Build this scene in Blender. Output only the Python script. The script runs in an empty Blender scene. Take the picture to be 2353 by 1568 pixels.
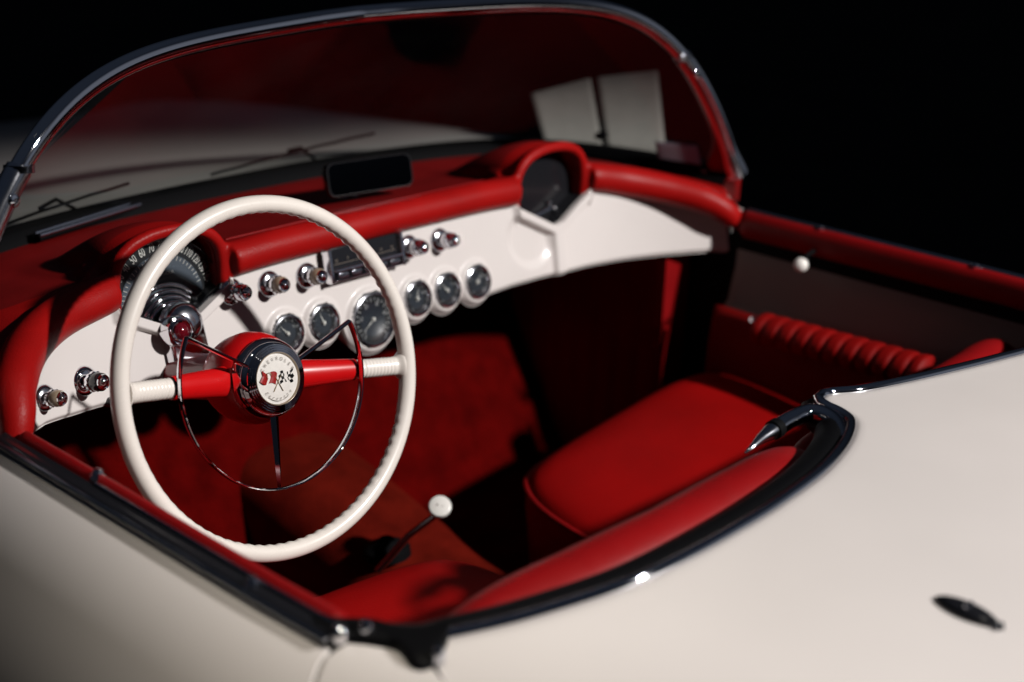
import bpy, bmesh, math, random
from mathutils import Vector, Matrix
random.seed(7)
V = Vector
sc = bpy.context.scene
COL = sc.collection
pi = math.pi

# ------------------------------------------------------------------ camera
CAMP = V((-1.3544, -1.2853, 0.6554))
YAW, PITCH, ROLL, FPX = 0.8277, 0.3584, 0.0324, 3354.1
IW, IH = 2353.0, 1568.0
def cam_axes():
    f = V((math.sin(YAW)*math.cos(PITCH), math.cos(YAW)*math.cos(PITCH), -math.sin(PITCH)))
    r = V((math.cos(YAW), -math.sin(YAW), 0)); u = r.cross(f)
    return (r*math.cos(ROLL)+u*math.sin(ROLL), -r*math.sin(ROLL)+u*math.cos(ROLL), f)
CR, CU, CF = cam_axes()
def ray(u, v):
    return CF + CR*((u-IW/2)/FPX) - CU*((v-IH/2)/FPX)
def at(u, v, axis, val):
    """the point of the car that the photograph shows at (u, v), on a plane of the car"""
    d = ray(u, v); i = 'xyz'.index(axis)
    return CAMP + d*((val-CAMP[i])/d[i])
def hit(u, v, fn, t0=0.6, t1=4.0):
    """same, on a surface given as a signed function"""
    d = ray(u, v); a, b = t0, t1
    fa = fn(CAMP+d*a)
    n = 400
    for k in range(1, n+1):
        t = t0+(t1-t0)*k/n
        fb = fn(CAMP+d*t)
        if fa*fb <= 0:
            lo, hi = t0+(t1-t0)*(k-1)/n, t
            for _ in range(40):
                m = (lo+hi)/2
                if fn(CAMP+d*m)*fa > 0: lo = m
                else: hi = m
            return CAMP+d*lo
        fa = fb
    return None

cd = bpy.data.cameras.new('camera'); cam = bpy.data.objects.new('camera', cd); COL.objects.link(cam)
M = Matrix((CR, CU, -CF)).transposed().to_4x4(); M.translation = CAMP
cam.matrix_world = M
cd.sensor_width = 36.0; cd.lens = 36.0*FPX/IW; cd.clip_start = 0.05; cd.clip_end = 200
cd.dof.use_dof = True; cd.dof.aperture_fstop = 2.1; cd.dof.aperture_blades = 8
sc.camera = cam

# ------------------------------------------------------------------ materials
def nt(name):
    m = bpy.data.materials.new(name); m.use_nodes = True
    n = m.node_tree.nodes; l = m.node_tree.links
    return m, n, l, n['Principled BSDF']
def mat(name, col, rough=0.5, metal=0.0, spec=0.5, coat=0.0, bump=None, var=0.0, vscale=8.0, sheen=0.0, rvar=0.0):
    m, n, l, p = nt(name)
    p.inputs['Base Color'].default_value = (*col, 1); p.inputs['Roughness'].default_value = rough
    p.inputs['Metallic'].default_value = metal; p.inputs['Specular IOR Level'].default_value = spec
    p.inputs['Coat Weight'].default_value = coat; p.inputs['Coat Roughness'].default_value = 0.04
    if sheen: p.inputs['Sheen Weight'].default_value = sheen
    tc = n.new('ShaderNodeTexCoord')
    if var:
        t = n.new('ShaderNodeTexNoise'); t.inputs['Scale'].default_value = vscale; t.inputs['Detail'].default_value = 6
        l.new(tc.outputs['Object'], t.inputs['Vector'])
        r = n.new('ShaderNodeMapRange'); r.inputs['From Min'].default_value = .3; r.inputs['From Max'].default_value = .7
        r.inputs['To Min'].default_value = 1-var; r.inputs['To Max'].default_value = 1+var
        l.new(t.outputs['Fac'], r.inputs['Value'])
        mx = n.new('ShaderNodeVectorMath'); mx.operation = 'SCALE'; mx.inputs[0].default_value = col
        l.new(r.outputs['Result'], mx.inputs['Scale']); l.new(mx.outputs['Vector'], p.inputs['Base Color'])
    if rvar:
        t2 = n.new('ShaderNodeTexNoise'); t2.inputs['Scale'].default_value = 45; t2.inputs['Detail'].default_value = 5
        l.new(tc.outputs['Object'], t2.inputs['Vector'])
        r2 = n.new('ShaderNodeMapRange'); r2.inputs['To Min'].default_value = max(.02, rough-rvar); r2.inputs['To Max'].default_value = rough+rvar
        l.new(t2.outputs['Fac'], r2.inputs['Value']); l.new(r2.outputs['Result'], p.inputs['Roughness'])
    if bump:
        kind, scale, strength, dist = bump
        if kind == 'leather':
            t = n.new('ShaderNodeTexVoronoi'); t.inputs['Scale'].default_value = scale; out = t.outputs['Distance']
        else:
            t = n.new('ShaderNodeTexNoise'); t.inputs['Scale'].default_value = scale; t.inputs['Detail'].default_value = 8; out = t.outputs['Fac']
        l.new(tc.outputs['Object'], t.inputs['Vector'])
        b = n.new('ShaderNodeBump'); b.inputs['Strength'].default_value = strength; b.inputs['Distance'].default_value = dist
        l.new(out, b.inputs['Height']); l.new(b.outputs['Normal'], p.inputs['Normal'])
    return m
def glass_mat(name, tint, refl=1.0, smudge=0.0):
    m = bpy.data.materials.new(name); m.use_nodes = True
    n = m.node_tree.nodes; l = m.node_tree.links; n.clear()
    o = n.new('ShaderNodeOutputMaterial'); tr = n.new('ShaderNodeBsdfTransparent'); tr.inputs['Color'].default_value = (*tint, 1)
    g = n.new('ShaderNodeBsdfGlossy'); g.inputs['Roughness'].default_value = 0.0; g.inputs['Color'].default_value = (1, 1, 1, 1)
    geo = n.new('ShaderNodeNewGeometry'); dt = n.new('ShaderNodeVectorMath'); dt.operation = 'DOT_PRODUCT'
    l.new(geo.outputs['Normal'], dt.inputs[0]); l.new(geo.outputs['Incoming'], dt.inputs[1])
    def mth(op, a, bval=None, link=None):
        q = n.new('ShaderNodeMath'); q.operation = op; l.new(a, q.inputs[0])
        if bval is not None: q.inputs[1].default_value = bval
        return q.outputs[0]
    c1 = mth('ABSOLUTE', dt.outputs['Value']); c2 = mth('MULTIPLY', c1, -1.0); c3 = mth('ADD', c2, 1.0)
    c4 = mth('POWER', c3, 5.0); c5 = mth('MULTIPLY', c4, .92*refl)
    ml = n.new('ShaderNodeMath'); ml.operation = 'ADD'; ml.inputs[1].default_value = .03*refl; l.new(c5, ml.inputs[0])
    mx = n.new('ShaderNodeMixShader'); l.new(ml.outputs['Value'], mx.inputs['Fac'])
    l.new(tr.outputs[0], mx.inputs[1]); l.new(g.outputs[0], mx.inputs[2])
    last = mx
    if smudge:
        d = n.new('ShaderNodeBsdfDiffuse'); d.inputs['Color'].default_value = (.6, .55, .5, 1)
        tc = n.new('ShaderNodeTexCoord'); t = n.new('ShaderNodeTexNoise'); t.inputs['Scale'].default_value = 9; t.inputs['Detail'].default_value = 8
        l.new(tc.outputs['Object'], t.inputs['Vector'])
        r = n.new('ShaderNodeMapRange'); r.inputs['From Min'].default_value = .4; r.inputs['From Max'].default_value = .8; r.inputs['To Max'].default_value = smudge
        l.new(t.outputs['Fac'], r.inputs['Value'])
        m2 = n.new('ShaderNodeMixShader'); l.new(r.outputs[0], m2.inputs['Fac']); l.new(mx.outputs[0], m2.inputs[1]); l.new(d.outputs[0], m2.inputs[2]); last = m2
    l.new(last.outputs[0], o.inputs['Surface'])
    return m

PAINT  = mat('ivory body paint', (.70, .645, .61), .32, coat=.6, spec=.4, var=.025, vscale=5, rvar=.05)
DASHW  = mat('ivory dash paint', (.665, .615, .59), .36, coat=.15, spec=.4, var=.02, vscale=9, rvar=.06)
IVORY  = mat('ivory wheel plastic', (.74, .68, .62), .28, coat=.4, var=.03, vscale=14, rvar=.08)
RED    = mat('red vinyl', (.205, .0032, .0042), .45, spec=.16, bump=('leather', 420, .16, .0012), var=.12, vscale=10, rvar=.08)
def pad_mat():
    m = mat('red dash vinyl', (.29, .0042, .0037), .42, spec=.16, bump=('leather', 420, .18, .0012))
    n = m.node_tree.nodes; l = m.node_tree.links; p = n['Principled BSDF']; tc = [q for q in n if q.type == 'TEX_COORD'][0]
    sp = n.new('ShaderNodeSeparateXYZ'); l.new(tc.outputs['Object'], sp.inputs[0])
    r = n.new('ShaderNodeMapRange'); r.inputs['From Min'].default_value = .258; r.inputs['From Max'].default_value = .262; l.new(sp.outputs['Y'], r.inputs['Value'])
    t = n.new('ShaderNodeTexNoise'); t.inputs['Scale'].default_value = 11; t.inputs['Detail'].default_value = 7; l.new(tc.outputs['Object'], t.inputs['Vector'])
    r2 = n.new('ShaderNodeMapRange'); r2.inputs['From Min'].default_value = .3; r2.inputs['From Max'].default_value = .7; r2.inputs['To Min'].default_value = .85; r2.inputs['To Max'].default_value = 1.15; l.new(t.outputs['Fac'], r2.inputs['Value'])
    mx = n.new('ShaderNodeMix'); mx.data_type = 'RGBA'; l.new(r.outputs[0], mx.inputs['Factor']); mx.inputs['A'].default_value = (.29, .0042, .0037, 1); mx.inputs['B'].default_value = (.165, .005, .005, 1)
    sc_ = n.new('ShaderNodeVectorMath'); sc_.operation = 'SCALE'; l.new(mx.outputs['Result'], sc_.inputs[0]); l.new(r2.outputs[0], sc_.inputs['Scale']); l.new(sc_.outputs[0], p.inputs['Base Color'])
    return m
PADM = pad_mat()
REDSEAT= mat('red seat vinyl', (.25, .0017, .0017), .60, spec=.08, bump=('leather', 330, .2, .0014), var=.14, vscale=7)
CARPET = mat('red carpet', (.075, .0010, .0008), .95, spec=.02, bump=('noise', 260, .9, .004), var=.3, vscale=22)
TUNC   = mat('faded red tunnel carpet', (.100, .0055, .0025), .9, spec=.03, bump=('noise', 300, .7, .003), var=.3, vscale=18)
REDP   = mat('red enamel', (.50, .004, .005), .30, coat=.25, spec=.3, rvar=.05)
CHROME = mat('chrome', (.80, .80, .84), .03, metal=1, rvar=.018)
CHROMED= mat('worn chrome', (.62, .63, .68), .16, metal=1, bump=('noise', 120, .06, .001), rvar=.08)
RUBBER = mat('black rubber', (.003, .003, .0035), .5, spec=.08, bump=('noise', 90, .15, .001))
BLACK  = mat('matt black', (.003, .003, .0035), .7, spec=.06)
BLKGL  = mat('black enamel', (.010, .010, .012), .18, coat=.4)
DIAL   = mat('slate dial', (.055, .072, .092), .5, var=.08, vscale=60)
REDDOOR = mat('deep red door vinyl', (.17, .0015, .0012), .55, spec=.12, bump=('leather', 380, .2, .0014), var=.15, vscale=8)
DOORSHADE  = mat('shaded ivory door paint', (.22, .17, .155), .5, spec=.15, var=.08, vscale=6)  # shade on the ivory inner door panel, put into a darker base colour
GDIAL  = mat('dark gauge dial', (.018, .024, .032), .4, var=.15, vscale=60)
GNUM   = mat('faded gauge marks', (.32, .33, .33), .5)
DIALB  = mat('black dial band', (.010, .012, .014), .4)
NUM    = mat('pale numerals', (.62, .62, .58), .5)
JEWEL  = mat('red jewel', (.10, .003, .008), .05, coat=1, spec=.8)
ENAMEL = mat('white enamel', (.76, .72, .67), .35, bump=('noise', 260, .25, .0008), var=.05, vscale=90)
GREY   = mat('grey lettering', (.20, .16, .13), .4)
GOLD   = mat('gold line', (.42, .30, .14), .35, metal=.6)
PAPER  = mat('pale card', (.27, .255, .235), .8, var=.06, vscale=30)
STICK  = mat('lilac sticker', (.36, .42, .56), .6, var=.05, vscale=40)
def translucent(m, f):
    n = m.node_tree.nodes; l = m.node_tree.links; p = n['Principled BSDF']; o = [q for q in n if q.type == 'OUTPUT_MATERIAL'][0]
    t = n.new('ShaderNodeBsdfTranslucent'); t.inputs['Color'].default_value = (.85, .78, .84, 1); x = n.new('ShaderNodeMixShader'); x.inputs['Fac'].default_value = f
    l.new(p.outputs[0], x.inputs[1]); l.new(t.outputs[0], x.inputs[2]); l.new(x.outputs[0], o.inputs['Surface'])
translucent(STICK, .6)
KNOBW  = mat('ivory knob', (.80, .77, .72), .3, coat=.4)
GROUND = mat('dark asphalt', (.012, .012, .012), .95, spec=.1, bump=('noise', 60, .6, .01), var=.3, vscale=3)
GLASS  = glass_mat('windscreen glass', (.80, .82, .80), 1.0, .012)
LENS   = glass_mat('gauge glass', (.95, .95, .95), .8)

# ------------------------------------------------------------------ mesh helpers
class MB:
    def __init__(s): s.v, s.f, s.mi = [], [], []
    def add(s, vs, fs, mi=0):
        k = len(s.v); s.v += [tuple(p) for p in vs]; s.f += [tuple(i+k for i in f) for f in fs]; s.mi += [mi]*len(fs)
    def grid(s, rows, mi=0, wrap=False):
        n = len(rows[0]); vs = [p for r in rows for p in r]; fs = []
        for i in range(len(rows)-1):
            for j in range(n if wrap else n-1):
                a, b = i*n+j, i*n+(j+1) % n
                fs.append((a, b, b+n, a+n))
        s.add(vs, fs, mi)
    def tube(s, path, rad, seg=12, cap=True, mi=0, up=None, closed=False, squash=1.0, frame=None):
        P = [V(p) for p in path]; n = len(P)
        R_ = rad if isinstance(rad, (list, tuple)) else [rad]*n
        rows = []; prev = None
        for i in range(n):
            if closed: t = P[(i+1) % n]-P[i-1]
            else: t = P[min(i+1, n-1)]-P[max(i-1, 0)]
            t.normalize()
            if up is not None: x = V(up)-t*V(up).dot(t)
            elif prev is None:
                a = V((0, 0, 1)) if abs(t.z) < .9 else V((1, 0, 0)); x = a-t*a.dot(t)
            else: x = prev-t*prev.dot(t)
            x.normalize(); y = t.cross(x); prev = x
            rows.append([P[i]+(x*math.cos(2*pi*k/seg)*squash+y*math.sin(2*pi*k/seg))*R_[i] for k in range(seg)])
        if closed: rows.append(rows[0])
        k0 = len(s.v); s.grid(rows, mi, True)
        if cap and not closed:
            s.f.append(tuple(k0+j for j in range(seg))[::-1]); s.mi.append(mi)
            k1 = k0+(n-1)*seg; s.f.append(tuple(k1+j for j in range(seg))); s.mi.append(mi)
    def lathe(s, prof, o, axis, seg=40, mi=0, mis=None):
        o = V(o); a = V(axis).normalized(); h = V((1, 0, 0)) if abs(a.x) < .9 else V((0, 0, 1))
        x = (h-a*h.dot(a)).normalized(); y = a.cross(x)
        for i in range(len(prof)-1):
            rows = [[o+a*hh+(x*math.cos(2*pi*k/seg)+y*math.sin(2*pi*k/seg))*max(r, 1e-5) for k in range(seg)] for r, hh in prof[i:i+2]]
            s.grid(rows, mis[i] if mis else mi, True)
    def box(s, c, ex, ey, ez, mi=0):
        c, ex, ey, ez = V(c), V(ex), V(ey), V(ez)
        vs = [c+ex*a+ey*b+ez*d for a in (-1, 1) for b in (-1, 1) for d in (-1, 1)]
        s.add(vs, [(0, 1, 3, 2), (4, 6, 7, 5), (0, 4, 5, 1), (2, 3, 7, 6), (0, 2, 6, 4), (1, 5, 7, 3)], mi)
    def build(s, name, mats, parent=None, smooth=True, angle=40, bevel=0, subsurf=0, solid=0, merge=True):
        me = bpy.data.meshes.new(name); me.from_pydata(s.v, [], s.f)
        if not isinstance(mats, (list, tuple)): mats = [mats]
        for m in mats: me.materials.append(m)
        for p, i in zip(me.polygons, s.mi): p.material_index = i
        bm = bmesh.new(); bm.from_mesh(me)
        if merge: bmesh.ops.remove_doubles(bm, verts=bm.verts, dist=1e-6)
        bmesh.ops.recalc_face_normals(bm, faces=bm.faces)
        bm.to_mesh(me); bm.free()
        if smooth:
            me.polygons.foreach_set('use_smooth', [True]*len(me.polygons)); me.set_sharp_from_angle(angle=math.radians(angle))
        o = bpy.data.objects.new(name, me); COL.objects.link(o)
        if parent is not None:
            o.parent = parent; o.matrix_parent_inverse = Matrix.Translation((0, 0, .82)) if parent.type == 'EMPTY' else Matrix()
        if solid:
            md = o.modifiers.new('thickness', 'SOLIDIFY'); md.thickness = solid; md.offset = 0
        if bevel:
            md = o.modifiers.new('bevel', 'BEVEL'); md.width = bevel; md.segments = 3; md.limit_method = 'ANGLE'
        if subsurf:
            md = o.modifiers.new('sub', 'SUBSURF'); md.levels = subsurf; md.render_levels = subsurf
        return o
def spline(pts, n):
    """Catmull-Rom through pts, n samples at even arc length"""
    P = [V(p) for p in pts]; P = [P[0]*2-P[1]]+P+[P[-1]*2-P[-2]]; out = []
    for i in range(1, len(P)-2):
        a, b, c, d = P[i-1:i+3]
        for k in range(24):
            t = k/24
            out.append(.5*((2*b)+(c-a)*t+(2*a-5*b+4*c-d)*t*t+(3*b-a-3*c+d)*t**3))
    out.append(P[-2])
    return resample(out, n)
def resample(out, n):
    L = [0]
    for a, b in zip(out, out[1:]): L.append(L[-1]+(b-a).length)
    r = []; j = 0
    for k in range(n):
        s = L[-1]*k/(n-1)
        while j < len(L)-2 and L[j+1] < s: j += 1
        w = (s-L[j])/max(1e-9, L[j+1]-L[j]); r.append(out[j].lerp(out[j+1], w))
    return r
def interp(x, pts):
    if x <= pts[0][0]: return pts[0][1]
    for (a, b), (c, d) in zip(pts, pts[1:]):
        if x <= c:
            return b+(d-b)*(x-a)/(c-a)
    return pts[-1][1]
def sm(a, b, x):
    t = min(1, max(0, (x-a)/(b-a))); return t*t*(3-2*t)
def mir(p): return V((-p[0], p[1], p[2]))
def text_into(mb, s, size, mtx, sx=1.0, mi=0, extrude=0.0, shear=0.0):
    c = bpy.data.curves.new('t', 'FONT'); c.body = s; c.size = size; c.align_x = 'CENTER'; c.align_y = 'CENTER'; c.extrude = extrude; c.shear = shear
    c.resolution_u = 3
    o = bpy.data.objects.new('t', c); COL.objects.link(o)
    dg = bpy.context.evaluated_depsgraph_get(); me = bpy.data.meshes.new_from_object(o.evaluated_get(dg))
    S = mtx @ Matrix.Diagonal((sx, 1, 1, 1))
    mb.add([S @ v.co for v in me.vertices], [tuple(p.vertices) for p in me.polygons], mi)
    bpy.data.objects.remove(o); bpy.data.curves.remove(c); bpy.data.meshes.remove(me)
def frame_mtx(o, x, y, z=None):
    x = V(x).normalized(); y = V(y); y = (y-x*y.dot(x)).normalized(); z = x.cross(y)
    m = Matrix((x, y, z)).transposed().to_4x4(); m.translation = V(o); return m
def thing(name, label, cat, loc=(0, 0, 0), group=None):
    o = bpy.data.objects.new(name, None); COL.objects.link(o); o.location = loc
    o['label'] = label; o['category'] = cat
    if group: o['group'] = group
    return o

# ------------------------------------------------------------------ setting
g = MB()
n = 40
g.grid([[V((x*60/n-30, y*60/n-30, -.82)) for x in range(n+1)] for y in range(n+1)])
go = g.build('ground', GROUND, smooth=False); go['kind'] = 'structure'

# ------------------------------------------------------------------ the car
CAR = thing('convertible_car', 'ivory white open two seat classic convertible with red interior and chrome framed windscreen', 'car', (0, 0, -.82))

# --- body section
def zsec(ax, z0=0.0):
    """height of the body skin across the car"""
    if ax <= .66: return z0+.033-.074*ax*ax
    t = min(1, (ax-.66)/.145)
    return z0+.033-.074*.66*.66-.18*(1-math.sqrt(max(0, 1-t*t)))
def skirt(x, y, zadd=0):
    """outward continuation of the flank below its shoulder"""
    s = 1 if x > 0 else -1
    out = []
    for k in range(1, 15):
        a = pi/2*k/14
        out.append(V((s*(.66+.145*math.sin(a)), y, zadd+.033-.0322-.18*(1-math.cos(a)))))
    for dz, dx in ((-.25, .803), (-.36, .792), (-.5, .77), (-.6, .74)):
        out.append(V((s*dx, y, zadd+dz)))
    return out
deck_z = lambda x, y: zsec(abs(x))-.10*max(0, -y-.75)**2
# front edge of the rear deck: two seat scallops and the peak between them
edge = [V((x, y, 0)) for x, y in [(-.640, -.545), (-.624, -.555), (-.585, -.576), (-.549, -.592), (-.493, -.612), (-.446, -.624), (-.39, -.632), (-.329, -.636), (-.26, -.637), (-.173, -.631), (-.106, -.617), (-.058, -.600), (-.026, -.581), (-.012, -.557), (-.008, -.538), (-.002, -.526), (.012, -.525), (.050, -.546), (.117, -.567), (.191, -.585), (.27, -.601), (.36, -.614), (.45, -.614), (.53, -.598), (.59, -.573), (.640, -.545)]]
E = spline(edge, 161)
E = [V((p.x, p.y, deck_z(p.x, p.y))) for p in E]
LB = [(-.640, -.545), (-.668, -.60), (-.690, -.70), (-.700, -.9), (-.705, -1.3), (-.69, -1.75)]
def lid_x(y): return -interp(-y, [(-b, -a) for a, b in LB])
b = MB(); rows = []
rear = 1.75
for k in range(-5, 46):
    row = []
    if k < 0:                      # the lip rolls under
        ang = (-k)/5*pi*.62; r = .011
        for i, p in enumerate(E):
            t = E[min(i+1, 160)]-E[max(i-1, 0)]; t.z = 0; nrm = V((-t.y, t.x, 0)).normalized()
            row.append(p+nrm*(r*math.sin(ang))+V((0, 0, -r*(1-math.cos(ang)))))
    else:
        t = (k/45)**1.35
        for i, p in enumerate(E):
            y = p.y+(-rear-p.y)*t
            xw = lid_x(y)/lid_x(p.y) if True else 1
            w = abs(p.x)/.64
            x = p.x*(1+(abs(lid_x(y))/.64-1)*w)
            row.append(V((x, y, deck_z(x, y))))
    rows.append(row)
b.grid(rows)
DECK = b.build('rear_deck', PAINT, CAR, angle=70)
# bright bead along the lip, black seal inside it
b = MB(); bead = []; seal = []; srad = []
for i, p in enumerate(E):
    t = E[min(i+1, 160)]-E[max(i-1, 0)]; t.z = 0; nrm = V((-t.y, t.x, 0)).normalized()
    bead.append(p+nrm*.0115+V((0, 0, -.0015))); k_ = 1-.72*sm(-.03, .02, p.x); seal.append(p+nrm*(.007+.021*k_)+V((0, 0, -.010-.009*k_))); srad.append(.0215*k_)
b.tube(bead, .0065, 10); b.build('lip_moulding', CHROME, DECK)
pre = [V((-.690, -.455, -.016)), V((-.684, -.480, -.018)), V((-.668, -.506, -.019))]
seal = spline(pre+[seal[4]], 16)[:-1]+seal[4:]; srad = [.012+.0095*min(1, k/12) for k in range(15)]+srad[4:]
b = MB(); b.tube(seal, srad, 16); b.build('rubber_seal', RUBBER, DECK)
# quarter panels either side of the deck
for s in (-1, 1):
    b = MB(); rows = []
    for k in range(0, 40):
        t = k/39
        yA = -.545-t*(1.75-.545); xA = lid_x(yA)-.006
        # inner border runs round the corner of the cockpit to the door gap
        row = []
        top = [V((xA, yA, 0))]
        yo = -.4915-t*(1.75-.4915)
        FIRST = [(-.646, -.545), (-.6445, -.531), (-.6465, -.520), (-.652, -.510), (-.660, -.502), (-.668, -.4975), (-.678, -.4940), (-.689, -.4920), (-.700, -.4915)]
        pts = []; wk = min(1, k/6); top_z_ = lambda x, y: zsec(abs(x))-.10*max(0, -y-.75)**2
        for j in range(9):
            w = j/8
            x = xA+(-.70-xA)*w; y = yA+(yo-yA)*w
            x = FIRST[j][0]+(x-FIRST[j][0])*wk; y = FIRST[j][1]+(y-FIRST[j][1])*wk
            pts.append(V((x, y, top_z_(x, y))))
        sk = []
        for q in skirt(-1, yo):
            if q.x < -.705 or q.z < -.1:
                q = q+V((0, -min(.05, .6*max(0, abs(q.x)-.70))*(1-min(1, k/14)), -.10*max(0, -yo-.75)**2)); sk.append(q)
        row = pts+sk
        if s > 0: row = [mir(p) for p in row]
        rows.append(row)
    # corner fan from the rim to the first row
    rim = spline([(-.692, -.495, 0), (-.678, -.512, 0), (-.662, -.532, 0), (-.646, -.551, 0)], 9)[::-1]
    first = rows[0]
    fan = [V((p.x, p.y, zsec(abs(p.x)))) for p in rim]
    if s > 0: fan = [mir(p) for p in fan]
    b.grid(rows)
    lip = [p+V((0, 0, -.03)) for p in first[:9]]
    b.grid([first[:9], lip])
    b.build('quarter_panel', PAINT, CAR, angle=50)
b = MB()      # back of the car closes the shell
rows = [[V((x, -1.75-.25*math.sin(a), -.11-.42*(1-math.cos(a)))) for x in [i*.08-.72 for i in range(19)]] for a in [k*pi/2/10 for k in range(11)]]
b.grid(rows); b.build('tail_panel', PAINT, CAR)

# --- doors
YF, YR = .060, -.4835
def door(s):
    root = None
    b = MB(); rows = []
    for k in range(61):
        t = k/60; y = YF+(YR-YF)*t
        xb = -.694
        row = [V((xb+.004, y, -.02)), V((xb+.002, y, -.004)), V((xb, y, zsec(.694)))]
        for q in skirt(-1, y):
            if q.x < xb-.004 or q.z < -.02:
                q = q.copy(); q.y -= min(.05, .6*max(0, abs(q.x)-.70))*sm(.80, 1, t); row.append(q)
        m = min(len(r) for r in rows+[row]); row = row[:3]+row[len(row)-18:]
        rows.append([mir(p) for p in row] if s > 0 else row)
    m = min(len(r) for r in rows); rows = [r[:m] for r in rows]
    b.grid(rows)
    for r in (rows[0], rows[-1]):      # returns at the shut lines
        b.grid([r, [V((p.x*.94, p.y, p.z-.01)) for p in r]])
    root = b.build('door', PAINT, CAR, angle=50)
    S = lambda p: mir(p) if s > 0 else V(p)
    N = 61
    ys = [YF+(YR+.0-YF)*k/(N-1) for k in range(N)]
    inset = lambda k: .0015*sm(.80, 1.0, k/(N-1))
    # black channel on top of the door, bright line each side
    b = MB(); rows = []
    prof = [(-.6938, -.004), (-.6930, .0040), (-.6900, .0060), (-.6855, .0050), (-.6825, .0053), (-.6785, .0064), (-.6765, .002), (-.6765, -.02)]
    for k, y in enumerate(ys): rows.append([S((x+inset(k), y, z)) for x, z in prof])
    b.grid(rows); b.build('window_channel', BLKGL, root, angle=60)
    b = MB(); b.tube([S((-.6955+inset(k), y, .0030)) for k, y in enumerate(ys)], .0030, 8); b.build('belt_moulding', CHROMED, root)
    b = MB(); b.tube([S((-.6772+inset(k), y, .0072)) for k, y in enumerate(ys) if k > 18], .0022, 8); b.build('inner_moulding', CHROMED, root)
    # padded red roll
    b = MB(); rows = []
    for k, y in enumerate(ys):
        e = min(1, .35+.65*min(1, min(k, N-1-k)/2.0)); c = (-.6655, -.014)
        ring = []
        for j in range(20):
            a = 2*pi*j/20
            ring.append(S((c[0]+inset(k)+.0125*e*math.cos(a), y, c[1]+.0235*e*math.sin(a))))
        rows.append(ring)
    b.grid(rows, wrap=True); b.build('padded_roll', RED, root, angle=60)
    # inner panel under it, shade put into its colour, and the red trim panel
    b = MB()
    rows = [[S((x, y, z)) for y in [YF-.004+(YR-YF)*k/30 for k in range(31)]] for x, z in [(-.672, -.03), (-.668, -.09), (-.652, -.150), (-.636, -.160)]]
    b.grid(rows); b.build('inner_panel', DOORSHADE, root, solid=.004)
    b = MB(); rows = []
    for z in [-.150-.42*k/30 for k in range(31)]:
        row = []
        for k in range(61):
            y = YF-.005+(YR-YF)*k/60; top = -.150+.0*y
            x = -.606-.012*sm(-.152, -.19, z)*0-.018*(1-sm(-.150, -.175, -z*-1))*0
            bulge = .012*math.sin(pi*min(1, (-.150-z)/.10)/2)
            row.append(S((-.618+bulge, y, z)))
        rows.append(row)
    b.grid(rows); b.build('trim_panel', REDDOOR, root, solid=.012)
    b = MB()      # pleated armrest
    rows = []; n = 110
    for k in range(n+1):
        t = k/n; y = -.055-.315*t; ph = (t*11) % 1
        r = 1-.16*abs(math.cos(pi*ph))**10
        e = min(1, math.sqrt(min(t, 1-t)/.035+.02))
        c = V((-.575, y, -.150+.010*t)); ring = []
        for j in range(24):
            a = 2*pi*j/24
            ring.append(S(c+V((.034*r*e*math.cos(a), 0, .026*r*e*math.sin(a)))))
        rows.append(ring)
    b.grid(rows, wrap=True)
    b.add(rows[0], [tuple(range(24))]); b.add(rows[-1], [tuple(range(24))])
    b.build('armrest', REDDOOR, root, angle=80)
    b = MB(); kp = V((-.622, -.098, -.043))
    b.tube([S((-.652, -.102, -.025)), S((-.636, -.10, -.028)), S(kp)], .004, 8); kn = b.build('release_rod', BLACK, root)
    b = MB(); b.lathe([(0, .008), (.006, .0075), (.0105, .004), (.012, -.001), (.010, -.006), (.004, -.009)], S(kp), S((.8, -.5, .35)), 24)
    b.build('release_knob', KNOBW, kn)
    b = MB(); b.lathe([(0, .010), (.005, .009), (.008, .004), (.008, 0), (.010, -.001), (.010, -.004)], S((-.600, -.035, -.152)), S((.8, .1, .6)), 20); b.build('lock_button', CHROME, root)
    for yy in (-.10, -.37):
        b = MB(); b.lathe([(0, .007), (.004, .0065), (.006, .003), (.005, 0), (.008, -.001), (.008, -.004)], S((-.667, yy, .0085) if s > 0 or yy > -.2 else (-.684, -.372, .0055)), S((.1, 0, 1)), 20)
        b.build('snap_stud', CHROME, root)
    return root
DOORL = door(-1); DOORR = door(1)

for s in (-1, 1):      # black strip standing in for the shade inside the door shut line
    b = MB(); rows = []
    for q in [V((-.69, 0, zsec(.69)))]+skirt(-1, 0):
        y = -.4875-min(.05, .6*max(0, abs(q.x)-.70)); k_ = 1-.010/abs(q.x)
        rows.append([V((q.x*k_*-s*-1 if s < 0 else -q.x*k_, y+d, q.z-.006)) for d in (-.014, .014)])
    b.grid(rows); b.build('shut_line_shade', BLACK, CAR)
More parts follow.
